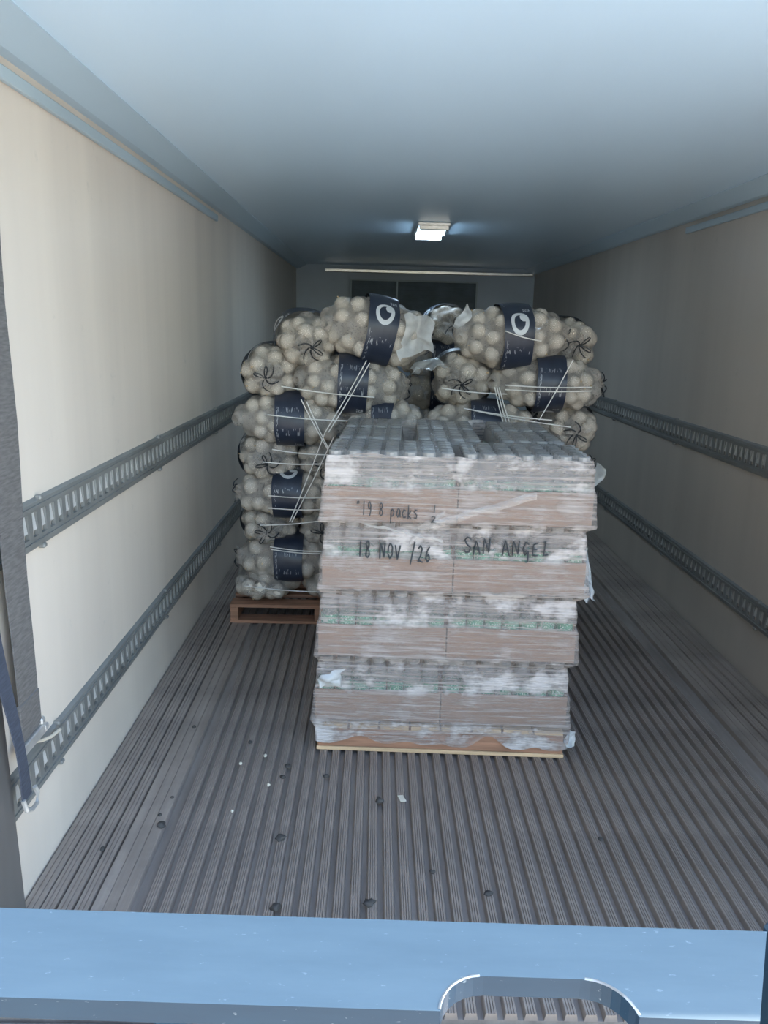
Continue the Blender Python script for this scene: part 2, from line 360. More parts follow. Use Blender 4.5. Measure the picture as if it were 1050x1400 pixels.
# ------------------------------------------------------------------ pallets
def pallet(loc, w, d, label, along_x=True, rz=0):
    p = empty('pallet', loc, rz); tag(p, label, 'pallet', 'wooden pallets')
    if along_x:            # stringers run left-right: a closed long side towards the door
        for yy in (.0, d / 2 - .02, d - .04): boxo('stringer', (-w / 2, w / 2, yy + .004, yy + .042, .014, .083), 'pallet_wood', p, .002)
        for yy in (0, d / 2 - .045, d - .09): boxo('bottom_board', (-w / 2 - .004, w / 2 + .004, yy, yy + .09, 0, .013), 'pallet_wood_pale', p, .001)
        n = 8
        for k in range(n):
            xa = -w / 2 + k * w / n; boxo('deck_board', (xa + .004, xa + w / n - .004, 0, d, .084, .100), 'pallet_wood_pale', p, .001)
    else:
        for xx in (-w / 2, -.02, w / 2 - .04): boxo('stringer', (xx, xx + .04, .004, d - .004, .014, .080), 'pallet_wood', p, .002)
        for k in range(7):
            ya = k * (d - .09) / 6; boxo('deck_board', (-w / 2, w / 2, ya, ya + .09, .081, .097), 'pallet_wood', p, .001)
        for ya in (0, d / 2 - .045, d - .09): boxo('bottom_board', (-w / 2, w / 2, ya, ya + .09, 0, .0135), 'pallet_wood', p, .001)
    return p
RZ = math.radians(-2.0); SX, SY = -.135, 2.40
def T(x, y, z): return (SX + x * math.cos(RZ) - y * math.sin(RZ), SY + x * math.sin(RZ) + y * math.cos(RZ), z)
pallet((SX, SY, 0), .85, 1.0, 'pale-edged wooden pallet under the wrapped bottle cartons, nearest the door', True, RZ)
pallet((-.645, 3.57, 0), .87, 1.0, 'reddish wooden pallet under the onion bags by the left wall', False)
pallet((.205, 3.57, 0), .78, 1.0, 'wooden pallet under the onion bags on the right, behind the cartons', False)
pallet((.02, 4.72, 0), .87, 1.0, 'wooden pallet under the rearmost onion bags', False)

# ------------------------------------------------------------------ cartons and bottles
BR = .0285; BP = .0600; BH = .222
bm = bmesh.new()
prof = [(.020, 0), (BR - .002, .004), (BR, .012)]
for k in range(9):
    z = .02 + k * .0145; prof += [(BR, z), (BR - .0028, z + .0055), (BR, z + .011)]
prof += [(BR, .158), (BR - .0028, .165), (BR, .172), (BR - .001, .186), (BR - .005, .196), (BR - .008, .200), (BR - .008, .206)]
lathe(bm, prof, 12); bot_me = bpy.data.meshes.new('bottle'); bm.to_mesh(bot_me); bm.free(); bot_me.materials.append(MATS['clear_plastic']); bot_me.polygons.foreach_set('use_smooth', [True] * len(bot_me.polygons))
bm = bmesh.new(); lathe(bm, [(BR - .0072, .203), (BR - .0066, .205), (BR - .0066, .2185), (BR - .009, .2205)], 12); cap_me = bpy.data.meshes.new('cap'); bm.to_mesh(cap_me); bm.free(); cap_me.materials.append(MATS['bottle_cap'])
bm = bmesh.new(); lathe(bm, [(BR + .0008, .096), (BR + .0008, .136)], 12, False, False); lab_me = bpy.data.meshes.new('label_band'); bm.to_mesh(lab_me); bm.free(); lab_me.materials.append(MATS['green_label'])
def bottle(loc, label, group):
    o = obj('bottle', bot_me); o.location = loc; o.rotation_euler = (0, 0, random.uniform(0, 6))
    tag(o, label, 'bottle', group)
    obj('cap', cap_me, None, o); obj('label_band', lab_me, None, o)
def tray(x0, x1, y0, y1, z, h, label, film=False):
    """open cardboard tray, walls 4 mm"""
    e = empty('carton_tray', T((x0 + x1) / 2, (y0 + y1) / 2, z), RZ); tag(e, label, 'carton', 'cardboard trays of bottles')
    a, b = (x1 - x0) / 2, (y1 - y0) / 2; w = .004
    boxo('bottom', (-a, a, -b, b, 0, w), 'cardboard', e)
    boxo('front_panel', (-a, a, -b, -b + w, w, h), 'cardboard', e, .001); boxo('back_panel', (-a, a, b - w, b, w, h), 'cardboard', e, .001)
    boxo('side_panel', (-a, -a + w, -b + w, b - w, w, h), 'cardboard', e); boxo('side_panel', (a - w, a, -b + w, b - w, w, h), 'cardboard', e)
    if film:     # shrink film drawn over the bottle tops
        nu = nv = 15; V = []
        for i in range(nu):
            for j in range(nv):
                u, v_ = -1 + 2 * i / (nu - 1), -1 + 2 * j / (nv - 1); ed = max(abs(u), abs(v_))
                zt = .2265 + .002 * noise.noise(Vector((i * .7 + x0 * 9, j * .7, 1))) if ed < .93 else (.212 if ed < .995 else h + .005)
                V.append((u * (a - .003), v_ * (b - .003), zt))
        obj('shrink_film', grid_mesh('shrink_film', V, nu, nv), 'shrink_film', e, True)
    return e
LAY = [(1.0, .827, -.010, 'top'), (2, .592, -.004, 'second'), (3, .352, .000, 'third'), (4, .113, .0, 'bottom')]
PITCH = BP
TRH = .112
offs = {'top': .022, 'second': .018, 'third': .006, 'bottom': -.004}
stuff_pts = []
for n_, z, yo, nm in LAY:
    ox = offs[nm]
    z = z - .0
    # front pair
    for s, sd in ((-1, 'left'), (1, 'right')):
        xa = ox + (-.432 if s < 0 else .002); xb = xa + .430
        tray(xa, xb, yo + .01, yo + .315, z, TRH, 'brown cardboard tray of bottles, %s one at the front of the %s layer' % (sd, nm), nm == 'top')
        rows_ = 5 if nm == 'top' else 2
        for i in range(7):
            for j in range(rows_):
                if nm == 'top' and j == 0 and random.random() < .0: continue
                px = xa + .035 + i * .06; py = yo + .045 + j * .0592
                bottle(T(px, py, z + .0045), 'clear ribbed bottle standing in the front %s cardboard tray of the %s layer' % (sd, nm), 'bottles in the front %s tray of the %s layer' % (sd, nm))
    # rear trays
    for r in range(2):
        for c_ in range(3):
            xa = ox - .432 + c_ * .2935 - (.006 if c_ == 1 else 0); xb = xa + .262; ya = yo + .322 + r * .325; yb = ya + .315
            cn = ('left', 'middle', 'right')[c_]; rn = ('second', 'rearmost')[r]
            tray(xa, xb, ya, yb, z, TRH, 'brown cardboard tray of bottles, %s one in the %s row of the %s layer' % (cn, rn, nm), nm == 'top')
            for i in range(4):
                for j in range(5):
                    px = xa + .041 + i * .06; py = ya + .036 + j * .0605
                    if nm == 'top': bottle(T(px, py, z + .0045), 'clear ribbed bottle standing in the %s tray of the %s row, top layer' % (cn, rn), 'bottles in the %s tray of the %s row, top layer' % (cn, rn))
                    elif (c_ == 0 and i == 0) or (c_ == 2 and i == 3): stuff_pts.append(T(px, py, z + .0045))
V = []; Fc = []
bv = [v_.co.copy() for v_ in bot_me.vertices]; bf = [tuple(p.vertices) for p in bot_me.polygons]
for p in stuff_pts:
    b0 = len(V); V += [(q.x + p[0], q.y + p[1], q.z + p[2]) for q in bv]; Fc += [tuple(b0 + i for i in f_) for f_ in bf]
me = bpy.data.meshes.new('side_bottles'); me.from_pydata(V, [], Fc); me.update()
o = obj('bottles', me, 'clear_plastic', None, True); o['kind'] = 'stuff'; tag(o, 'further clear bottles along the sides of the lower carton layers', 'bottle')

# stretch wrap: a thin sheet that follows the layers
hw = .436; D = .985
prof_z = []   # (z, left x, right x, front y)
for n_, z, yo, nm in LAY[::-1]:
    ox = offs[nm]; l, r = ox - .432, ox + .432
    prof_z += [(z + .000, l - .016, r + .014, yo - .004), (z + .03, l - .011, r + .011, yo - .001), (z + .07, l - .007, r + .007, yo + .003), (z + TRH - .004, l - .006, r + .006, yo + .004), (z + TRH + .012, l + .002, r - .002, yo + .012), (z + .185, l + .004, r - .004, yo + .014), (z + .215, l + .010, r - .010, yo + .020)]
prof_z = [(.035, -.432, .436, -.004), (.085, -.434, .440, -.004)] + prof_z
zz = [p[0] for p in prof_z]
nz_ = 150; per = []
NX, NYs = 110, 40
us = []
for i in range(NX): us.append(('f', i / NX))
for i in range(NYs): us.append(('r', i / NYs))
for i in range(40): us.append(('b', i / 40))
for i in range(NYs): us.append(('l', i / NYs))
V = []
for k in range(nz_):
    z = .03 + (1.043 - .03) * k / (nz_ - 1)
    l = np.interp(z, zz, [p[1] for p in prof_z]); r = np.interp(z, zz, [p[2] for p in prof_z]); f = np.interp(z, zz, [p[3] for p in prof_z])
    for sd, u in us:
        x, y = {'f': (l + (r - l) * u, f), 'r': (r, f + D * u), 'b': (r + (l - r) * u, f + D), 'l': (l, f + D * (1 - u))}[sd]
        nv = noise.noise(Vector((x * 5, y * 5, z * 22))) * .0035 + noise.noise(Vector((x * 18, y * 18, z * 50 + 3))) * .0016
        low = noise.noise(Vector((x * 9, y * 9, 4)))
        zz2 = z
        if k < 14: zz2 = z + max(0, low * .05 + .012) * (14 - k) / 14
        if k > nz_ - 12: zz2 = z + low * .02 * (k - nz_ + 12) / 12
        out = abs(nv) + .001
        cxo, cyo = {'f': (0, -1), 'r': (1, 0), 'b': (0, 1), 'l': (-1, 0)}[sd]
        V.append((x + cxo * out, y + cyo * out, zz2))
wrap_me = grid_mesh('stretch_wrap', V, nz_, len(us), True)
at_ = wrap_me.attributes.new('slack', 'FLOAT', 'POINT')
sl_z = []
for n_, z, yo, nm in LAY[::-1]: sl_z += [(z - .004, 1), (z + .008, 0), (z + TRH - .008, 0), (z + TRH + .012, 1)]
at_.data.foreach_set('value', [float(np.interp(v_.co.z, [q[0] for q in sl_z], [q[1] for q in sl_z])) for v_ in wrap_me.vertices])
wrap = obj('stretch_wrap', wrap_me, 'stretch_film', None, True); wrap.location = (SX, SY, 0); wrap.rotation_euler = (0, 0, RZ)
tag(wrap, 'clear stretch film wound around the stacked cartons, with handwriting on it', 'plastic wrap')
def front_y(z): return float(np.interp(z, zz, [p[3] for p in prof_z]))
# crumpled tail of film at the right side
def crumple(name, pts_fn, nu, nv, mat, parent=None, amp=.02, fr=18, seed=0):
    V = []
    for i in range(nu):
        for j in range(nv):
            p = Vector(pts_fn(i / (nu - 1), j / (nv - 1)))
            q = p * fr + Vector((seed, seed * 2, 0))
            p += Vector((noise.noise(q), noise.noise(q + Vector((9, 0, 0))), noise.noise(q + Vector((0, 7, 0))))) * amp
            V.append(p)
    return obj(name, grid_mesh(name, V, nu, nv), mat, parent, True)
crumple('film_tail', lambda u, v_: (.45 + .045 * u * (1 - .3 * v_), .03 + .10 * v_, .575 + .15 * v_ - .03 * u + (.02 if u > .5 else 0)), 14, 18, 'loose_film', wrap, .018, 30, 1)
crumple('film_tail', lambda u, v_: (.435 + .03 * u, .0 + .02 * v_, .045 + .05 * v_), 8, 8, 'loose_film', wrap, .012, 40, 2)
crumple('film_flap', lambda u, v_: (-.425 + .085 * u, -.010 - .008 * v_, .232 + (.05 + .025 * u) * v_ + .02 * u), 18, 18, 'loose_film', wrap, .020, 30, 3)
def fold(x0, z0, x1, z1, w, seed):
    crumple('film_fold', lambda u, v_: (x0 + (x1 - x0) * u, front_y(z0 + (z1 - z0) * u) - .007 - .004 * math.sin(v_ * PI), z0 + (z1 - z0) * u - w * (v_ - .5)), 40, 5, 'folded_film', wrap, .005, 24, seed)
fold(-.12, .806, .27, .930, .024, 11); fold(-.02, .868, -.13, .752, .020, 12)
crumple('film_flap', lambda u, v_: (-.28 + .26 * u, -.006 - .012 * v_, .815 - .05 * u + .012 * v_), 30, 6, 'loose_film', wrap, .008, 26, 4)

# handwriting on the film, strokes in letter boxes 0..1
G = {
 '1': [[(.5, 1), (.45, 0)]],
 '8': [[(.75, .85), (.5, 1), (.2, .85), (.3, .62), (.7, .42), (.8, .18), (.5, 0), (.2, .15), (.3, .42), (.72, .65), (.75, .85)]],
 '9': [[(.75, .75), (.5, 1), (.2, .8), (.3, .55), (.6, .52), (.76, .75), (.72, .3), (.5, 0)]],
 'N': [[(.05, 0), (.1, 1), (.8, .05), (.9, 1)]],
 'O': [[(.5, .95), (.15, .7), (.1, .3), (.45, .02), (.85, .25), (.88, .7), (.5, .95)]],
 'V': [[(.05, 1), (.45, 0), (.95, 1)]],
 '/': [[(.8, 1.15), (.1, -.2)]],
 '2': [[(.15, .8), (.5, 1), (.8, .8), (.55, .4), (.1, .05), (.5, .1), (.95, 0)]],
 '6': [[(.8, .95), (.35, .65), (.15, .25), (.45, 0), (.8, .2), (.65, .45), (.25, .35)]],
 'S': [[(.9, .85), (.5, 1), (.1, .8), (.4, .55), (.85, .35), (.75, .05), (.3, 0), (.02, .2)]],
 'A': [[(.0, 0), (.35, 1), (.9, 0)], [(.12, .38), (.75, .42)]],
 'G': [[(.9, .8), (.45, .95), (.1, .5), (.4, .1), (.85, .35), (.5, .4)], [(.85, .35), (.75, -.3), (.45, -.35)]],
 'E': [[(.85, .95), (.2, .8), (.1, .1), (.85, .1)], [(.15, .5), (.7, .5)]],
 'L': [[(.22, .9), (.48, 1), (.30, .06), (.9, .14)]],
 'p': [[(.15, .6), (.1, -.4)], [(.12, .5), (.5, .65), (.75, .4), (.5, .1), (.15, .15)]],
 'a': [[(.75, .55), (.35, .6), (.12, .25), (.4, .02), (.72, .3), (.75, .55), (.85, .05)]],
 'c': [[(.8, .5), (.4, .6), (.12, .3), (.4, .03), (.82, .12)]],
 'k': [[(.15, .95), (.12, 0)], [(.75, .6), (.15, .28), (.8, .02)]],
 's': [[(.8, .55), (.4, .62), (.2, .45), (.7, .25), (.6, .02), (.15, .08)]],
 't': [[(.45, .9), (.4, .05), (.75, .05)], [(.15, .6), (.8, .62)]],
 '"': [[(.35, 1), (.3, .75)], [(.65, 1), (.6, .78)]],
}
def write(text, x, z, dx, h, adv, drift, seed, rad=.0017):
    rnd = random.Random(seed)
    for k, ch in enumerate(text):
        if ch not in G: continue
        bm = bmesh.new(); hx = h * rnd.uniform(.92, 1.08); zz0 = z + drift * k + rnd.uniform(-.002, .002)
        for st in G[ch]:
            pts = []
            for a, b in zip(st, st[1:]):
                for q in range(4): pts.append((a[0] + (b[0] - a[0]) * q / 4, a[1] + (b[1] - a[1]) * q / 4))
            pts.append(st[-1])
            tube(bm, [(x + k * adv + px * dx, min(front_y(zz0 + py * hx + e_) for e_ in (-.012, 0, .012)) - .0105, zz0 + py * hx) for px, py in pts], rad, 5)
        o = obj('handwritten_character', bm, 'marker_ink', wrap); o['label'] = 'black marker character ' + ch
write('18 NOV /26', -.298, .708, .019, .052, .0245, -.0012, 1, .0028)
write('SAN ANGEL', .048, .729, .024, .050, .0315, -.0006, 2, .0028)
write('"19 8 packs', -.305, .853, .016, .046, .0185, -.0010, 3, .0019)
write('1', -.060, .868, .016, .026, .02, 0, 4, .0016)
write('2', -.065, .832, .020, .022, .02, 0, 5, .0016)

# ------------------------------------------------------------------ onion bags
ONR = .035
def hull(u, th, L, w, h):
    """inner surface of a plump sack; u -1 (sewn end) .. 1 (tied end)"""
    if u < 0: pr = (1 - abs(u) ** 3.2) ** .55; ph = (1 - abs(u) ** 2.6) ** .62; 
    else: pr = (1 - abs(u) ** 3.0) ** .60; ph = (1 - abs(u) ** 3.0) ** .60
    if u < 0: pr = max(pr, .55 * (1 if u < -.5 else 0)) if u > -1 else .55
    ca, sa = math.cos(th), math.sin(th); e = .82
    cx_ = math.copysign(abs(ca) ** e, ca); sz = math.copysign(abs(sa) ** e, sa)
    k = 1 + .10 * noise.noise(Vector((u * 1.6 + L * 40, ca * 1.2 + w * 70, sa * 1.2 + h * 90)))
    return np.array([u * L / 2, cx_ * w / 2 * pr * k, sz * h / 2 * ph * k])
def bag_data(L, w, h, seed):
    rnd = random.Random(seed)
    Li, wi, hi = L - 1.6 * ONR, w - 1.8 * ONR, h - 1.8 * ONR
    cand = []
    for _ in range(4200):
        u = math.sin(rnd.uniform(-PI / 2, PI / 2)) * .97; th = rnd.uniform(0, 2 * PI); cand.append(hull(u, th, Li, wi, hi))
    cs = []
    for p in cand:
        if all(((p - q) ** 2).sum() > (ONR * 1.88) ** 2 for q in cs): cs.append(p)
    cs = np.array(cs); rads = np.array([ONR * rnd.uniform(.90, 1.06) for _ in cs])
    NU, NV = 76, 88; V = []; S = []
    for i in range(NU):
        u = math.sin(-PI / 2 + PI * i / (NU - 1)); u = max(-.999, min(.999, u))
        for j in range(NV):
            S.append(hull(u, 2 * PI * j / NV, Li, wi, hi))
    S = np.array(S).reshape(NU, NV, 3)
    du = np.gradient(S, axis=0); dv = (np.roll(S, -1, 1) - np.roll(S, 1, 1)); Nn = np.cross(dv, du)
    ln = np.linalg.norm(Nn, axis=2, keepdims=True); Nn = Nn / np.maximum(ln, 1e-9)
    Nn[0, :] = (-1, 0, 0); Nn[-1, :] = (1, 0, 0)
    cen = S * np.array([.6, .4, .4]); sg = np.sign((Nn * (S - cen)).sum(2, keepdims=True)); sg[sg == 0] = 1; Nn = Nn * sg
    Sf = S.reshape(-1, 3); d2 = ((Sf[:, None, :] - cs[None]) ** 2).sum(2); R2 = (rads + .002)[None] ** 2
    hgt = np.sqrt(np.maximum(R2 - d2, 0)); base = .005
    hmax = np.log(np.exp(hgt * 220).sum(1) + np.exp(base * 220)) / 220
    hmax = hmax.reshape(NU, NV)
    for _ in range(1): hmax = .8 * hmax + .05 * (np.roll(hmax, 1, 1) + np.roll(hmax, -1, 1)) + .05 * (np.vstack([hmax[:1], hmax[:-1]]) + np.vstack([hmax[1:], hmax[-1:]]))
    P = S + Nn * hmax[..., None]
    # tied end: gather into pleats
    for i in range(NU):
        u = math.sin(-PI / 2 + PI * i / (NU - 1))
        if u > .86:
            k = (u - .86) / .14; 
            for j in range(NV):
                th = 2 * PI * j / NV; P[i, j, 0] += -.010 * k + .006 * math.sin(th * 9) * k * (1 - k) * 4
    ext = np.abs(P[..., 1:]).max(axis=(0, 1))
    return P.reshape(-1, 3), NU, NV, cs, rads, (S, Nn)
BAGS = {}
PRINT_TURN = {4: .30, 5: .33, 24: .31, 25: .28, 15: .33, 6: .3, 10: -.085, 41: .3, 42: .3, 1: -.01}     # how far each sack lies turned under its print
def bag_proto(key):
    if key in BAGS: return BAGS[key]
    L, w, h, seed = key
    P, NU, NV, cs, rads, (S, Nn) = bag_data(L, w, h, seed)
    me = grid_mesh('net', P, NU, NV, True); me.materials.append(MATS['net_bag']); me.polygons.foreach_set('use_smooth', [True] * len(me.polygons))
    # printed band
    ia = [i for i in range(NU) if abs(math.sin(-PI / 2 + PI * i / (NU - 1))) < .30]
    B = np.array([S[i] + Nn[i] * (ONR + .0065) for i in ia]); nb = len(ia); bm_ = grid_mesh('printed_band', B.reshape(-1, 3), nb, NV, True)
    uvl = bm_.uv_layers.new(name='UVMap')
    for p in bm_.polygons:
        vi = list(p.vertices); js = [v_ % NV for v_ in vi]; wrapf = max(js) - min(js) > NV / 2
        for li, v_ in zip(p.loop_indices, vi):
            j = v_ % NV
            if wrapf and j < NV / 2: j += NV
            # v: 0 at the bottom (th=-90deg), runs up the -Y side
            uu = (v_ // NV) / (nb - 1); vv = .75 - j / NV
            if seed in (10, 15, 6, 41): uu, vv = 1 - uu, 1 - vv
            vv += PRINT_TURN.get(seed, 0)
            uvl.data[li].uv = (uu, vv)
    bm_.materials.append(MATS['band_print']); bm_.polygons.foreach_set('use_smooth', [True] * len(bm_.polygons))
    # tie: knot, two loops and two tails
    bm = bmesh.new(); x0 = L / 2 - .026
    rnd = random.Random(seed)
    bmesh.ops.create_icosphere(bm, subdivisions=2, radius=.009, matrix=Matrix.Translation((x0 + .004, 0, 0)))
    a0 = rnd.uniform(0, 6)
    for k in range(2):
        a = a0 + k * 1.3; pts = []
        for q in range(13):
            tt = q / 12; r_ = .055 * math.sin(PI * tt); aa = a + .7 * (tt - .5)
            pts.append((x0 + .010 + .016 * math.sin(PI * tt), r_ * math.cos(aa), r_ * math.sin(aa)))
        tube(bm, pts, .0028, 5)
    for k in range(3):
        a = a0 + 2.6 + k * 1.1; pts = [(x0 + .008 + .02 * math.sin(PI * q / 8), (.012 + .052 * q / 8) * math.cos(a + .12 * q), (.012 + .052 * q / 8) * math.sin(a + .12 * q)) for q in range(9)]
        tube(bm, pts, [.0034 - .0001 * q for q in range(9)], 5)
    tie = bpy.data.meshes.new('tie'); bm.to_mesh(tie); bm.free(); tie.materials.append(MATS['tie_black'])
    # ruffle of net beyond the knot
    Vr = []
    for i in range(5):
        for j in range(36):
            th = 2 * PI * j / 36; r_ = .006 + .034 * (i / 4) * (1 + .28 * math.sin(th * 7 + seed)); Vr.append((x0 - .002 + .014 * (i / 4) + .008 * math.sin(th * 5) * i / 4, r_ * math.cos(th), r_ * math.sin(th)))
    ruf = grid_mesh('ruffle', Vr, 5, 36, True); ruf.materials.append(MATS['net_bag'])
    BAGS[key] = (me, bm_, tie, ruf, cs, rads); return BAGS[key]

bm = bmesh.new()
prof = [(.10, -1.0), (.45, -.90), (.82, -.55), (1.0, -.05), (.93, .40), (.68, .75), (.33, .95), (.10, 1.08)]
lathe(bm, prof, 12); on_me = bpy.data.meshes.new('onion'); bm.to_mesh(on_me); bm.free(); on_me.materials.append(MATS['onion_skin']); on_me.polygons.foreach_set('use_smooth', [True] * len(on_me.polygons))
bm = bmesh.new(); lathe(bm, [(.11, 1.02), (.09, 1.2), (.13, 1.3)], 6); tip_me = bpy.data.meshes.new('stem_tip'); bm.to_mesh(tip_me); bm.free(); tip_me.materials.append(MATS['onion_tip'])
onion_pool = []
def bag(loc, dims, seed, rot, label, band=True, grp='bags of onions', own=0, tied=True):
    """rot = (rx, ry, rz) degrees; own = number of separate onions shown through the net"""
    me, bm_, tie, ruf, cs, rads = bag_proto((*dims, seed))
    e = empty('onion_bag', loc); e.rotation_euler = tuple(math.radians(a) for a in rot); tag(e, label, 'onion bag', grp)
    obj('net', me, None, e)
    if band: obj('printed_band', bm_, None, e)
    if tied: obj('tie', tie, None, e); obj('ruffle', ruf, None, e)
    M = Matrix.LocRotScale(Vector(loc), e.rotation_euler, None)
    c_ = Vector((-.3808, 0, 1.4365)); lst = []
    for k, (q, r_) in enumerate(zip(cs, rads)):
        if tied and q[0] > dims[0] * .37 and (q[1] ** 2 + q[2] ** 2) ** .5 < .085: continue
        if q[0] < -dims[0] * .425: continue
        if band and abs(q[0]) < .30 * dims[0] / 2 - .03: continue
        p = M @ Vector(q); n = (p - Vector(loc)); n.normalize(); d = (c_ - p).normalized()
        s_ = n.dot(d)
        if s_ > -.15: lst.append((s_, p, r_, k))
    lst.sort(key=lambda a: -a[0])
    for i, (s_, p, r_, k) in enumerate(lst):
        onion_pool.append((i < own, p, r_, label, k * 13 + seed))
    return e
LS = (.56, .32, .265); LE = (.56, .29, .255)     # lying sideways / end-on sizes
L2 = (.55, .31, .225)
b = {}
N = 'net bag of white onions '
# left stack, from the top
b['A1'] = bag((-.392, 3.74, 1.418), (.54, .32, .30), 1, (6, 10, 10), N + 'lying crosswise on top of the left stack, dark printed band', own=22)
b['A2'] = bag((-.735, 3.84, 1.375), LE, 2, (0, 8, -78), N + 'with its black-tied end forward, top of the left stack', own=18)
b['B1'] = bag((-.888, 3.86, 1.215), LE, 3, (0, 4, -92), N + 'tied end forward, upper left corner beside the left wall', own=20)
b['B2'] = bag((-.500, 3.72, 1.175), LS, 4, (4, 3, 3), N + 'lying crosswise under the topmost left bag, crossed by twine', own=22)
b['C1'] = bag((-.790, 3.73, 1.000), (.55, .31, .24), 5, (2, 0, 2), N + 'lying crosswise third from the top of the left stack', own=22)
b['C2'] = bag((-.345, 3.74, .985), (.40, .31, .24), 6, (0, 0, 176), N + 'half hidden behind the bottle tops in the left stack', own=10)
b['D1'] = bag((-.912, 3.87, .810), (.56, .30, .235), 7, (0, 5, -86), N + 'tied end forward, fourth row of left stack by wall', own=20)
b['D2'] = bag((-.615, 3.88, .795), (.56, .29, .22), 8, (0, 3, -93), N + 'end forward, fourth row of the left stack beside the cartons', own=8)
b['D3'] = bag((-.325, 3.88, .795), (.56, .27, .22), 9, (0, 3, -90), N + 'fourth row of left stack, behind the cartons')
b['E1'] = bag((-.800, 3.73, .632), L2, 10, (0, 0, 180), N + 'lying crosswise fifth row of the left stack, ring emblem showing', own=16)
b['E2'] = bag((-.325, 3.74, .632), (.38, .31, .22), 11, (0, 0, 0), N + 'fifth row of left stack, behind the cartons')
b['F1'] = bag((-.912, 3.87, .468), (.56, .30, .215), 12, (0, 4, -88), N + 'with hanging black string, sixth row of left stack by wall', own=16)
b['F2'] = bag((-.615, 3.89, .462), (.56, .29, .21), 13, (0, 2, -94), N + 'end forward, sixth row of the left stack beside the cartons', own=8)
b['F3'] = bag((-.325, 3.88, .462), (.56, .27, .21), 14, (0, 2, -90), N + 'sixth row of left stack, behind the cartons')
b['G1'] = bag((-.800, 3.73, .305), L2, 15, (0, 0, 182), N + 'lying crosswise second row from the bottom of the left stack', own=16)
b['G2'] = bag((-.325, 3.74, .305), (.38, .31, .22), 16, (0, 0, 0), N + 'second row from bottom of left stack, behind the cartons')
b['H1'] = bag((-.915, 3.80, .172), (.54, .34, .155), 17, (0, 0, -90), N + 'sagging at the bottom left corner on the reddish pallet', band=False, own=14, tied=False)
b['H2'] = bag((-.580, 3.82, .172), (.54, .32, .155), 18, (0, 0, -90), N + 'sagging at the bottom of the left stack beside the cartons', band=False, own=6, tied=False)
b['H3'] = bag((-.285, 3.82, .172), (.54, .25, .155), 19, (0, 0, -90), N + 'bottom row of left stack, behind the cartons', band=False, tied=False)
# right stack
b['R1'] = bag((.249, 3.73, 1.408), (.55, .32, .285), 21, (8, -1, 4), N + 'lying crosswise on top of right stack, ring emblem showing', own=24)
b['R1b'] = bag((.545, 4.02, 1.375), LE, 22, (0, 0, -80), N + 'behind the topmost bag of the right stack, black string showing', own=6)
b['R2'] = bag((.035, 3.86, 1.203), LE, 23, (0, 4, -95), N + 'tied end forward beside gap, second row of right stack', own=18)
b['R3'] = bag((.430, 3.73, 1.195), (.56, .32, .25), 24, (3, 1, -2), N + 'lying crosswise in second row of right stack, twine-crossed', own=22)
b['R4'] = bag((.130, 3.73, .985), (.55, .32, .24), 25, (0, 2, 0), N + 'lying crosswise in right stack just above the bottle tops', own=14)
b['R6'] = bag((.555, 3.86, .985), (.56, .29, .235), 26, (0, 4, -88), N + 'tied end forward, third row of right stack, rightmost', own=16)
b['R7'] = bag((.425, 3.74, .790), (.55, .31, .225), 27, (0, 0, 0), N + 'lying crosswise in fourth row of right stack, right edge', own=4)
b['R8'] = bag((.010, 3.88, .790), (.56, .28, .22), 28, (0, 2, -90), N + 'fourth row of right stack, beside the gap')
b['R9'] = bag((.480, 3.88, .625), (.56, .29, .215), 29, (0, 2, -90), N + 'at the right end, fifth row of right stack')
b['R10'] = bag((.130, 3.74, .625), (.54, .31, .22), 30, (0, 0, 0), N + 'at the left end, fifth row of right stack')
b['R11'] = bag((.360, 3.74, .465), (.55, .31, .215), 31, (0, 0, 0), N + 'at the right end, sixth row of right stack')
b['R12'] = bag((.010, 3.88, .465), (.56, .28, .21), 32, (0, 0, -90), N + 'at the left end, sixth row of right stack')
b['R13'] = bag((.480, 3.88, .305), (.56, .29, .215), 33, (0, 0, -90), N + 'at the right end, seventh row of right stack')
b['R14'] = bag((.130, 3.74, .305), (.54, .31, .22), 34, (0, 0, 0), N + 'at the left end, seventh row of right stack')
b['R15'] = bag((.470, 3.82, .172), (.54, .30, .155), 35, (0, 0, -90), N + 'bottom row of right stack, right end', band=False, tied=False)
b['R16'] = bag((.10, 3.82, .172), (.54, .34, .155), 36, (0, 0, -90), N + 'bottom row of right stack, left end', band=False, tied=False)
# rear stack seen through the gap
zs = [.21, .42, .63, .84, 1.05, 1.25]
for k, z in enumerate(zs):
    bag((.02, 4.95, z), (.56, .32, .235), 41 + k % 2, (0, 0, 0 if k % 2 else 180), N + 'in rearmost stack seen through the gap, %s from bottom' % ('lowest', 'second', 'third', 'fourth', 'fifth', 'sixth')[k], grp='onion bags of the rearmost stack')
bag((.05, 5.02, 1.45), LE, 43, (0, 0, -84), N + 'rounded end forward on top of the rearmost stack', grp='onion bags of the rearmost stack', own=0)
# second rank on the near stacks
bag((-.62, 4.22, 1.33), LS, 44, (0, 0, 4), N + 'lying crosswise behind the topmost bags of the left stack')
bag((.30, 4.16, 1.30), LS, 45, (0, 0, -4), N + 'lying crosswise behind the topmost bag of the right stack')

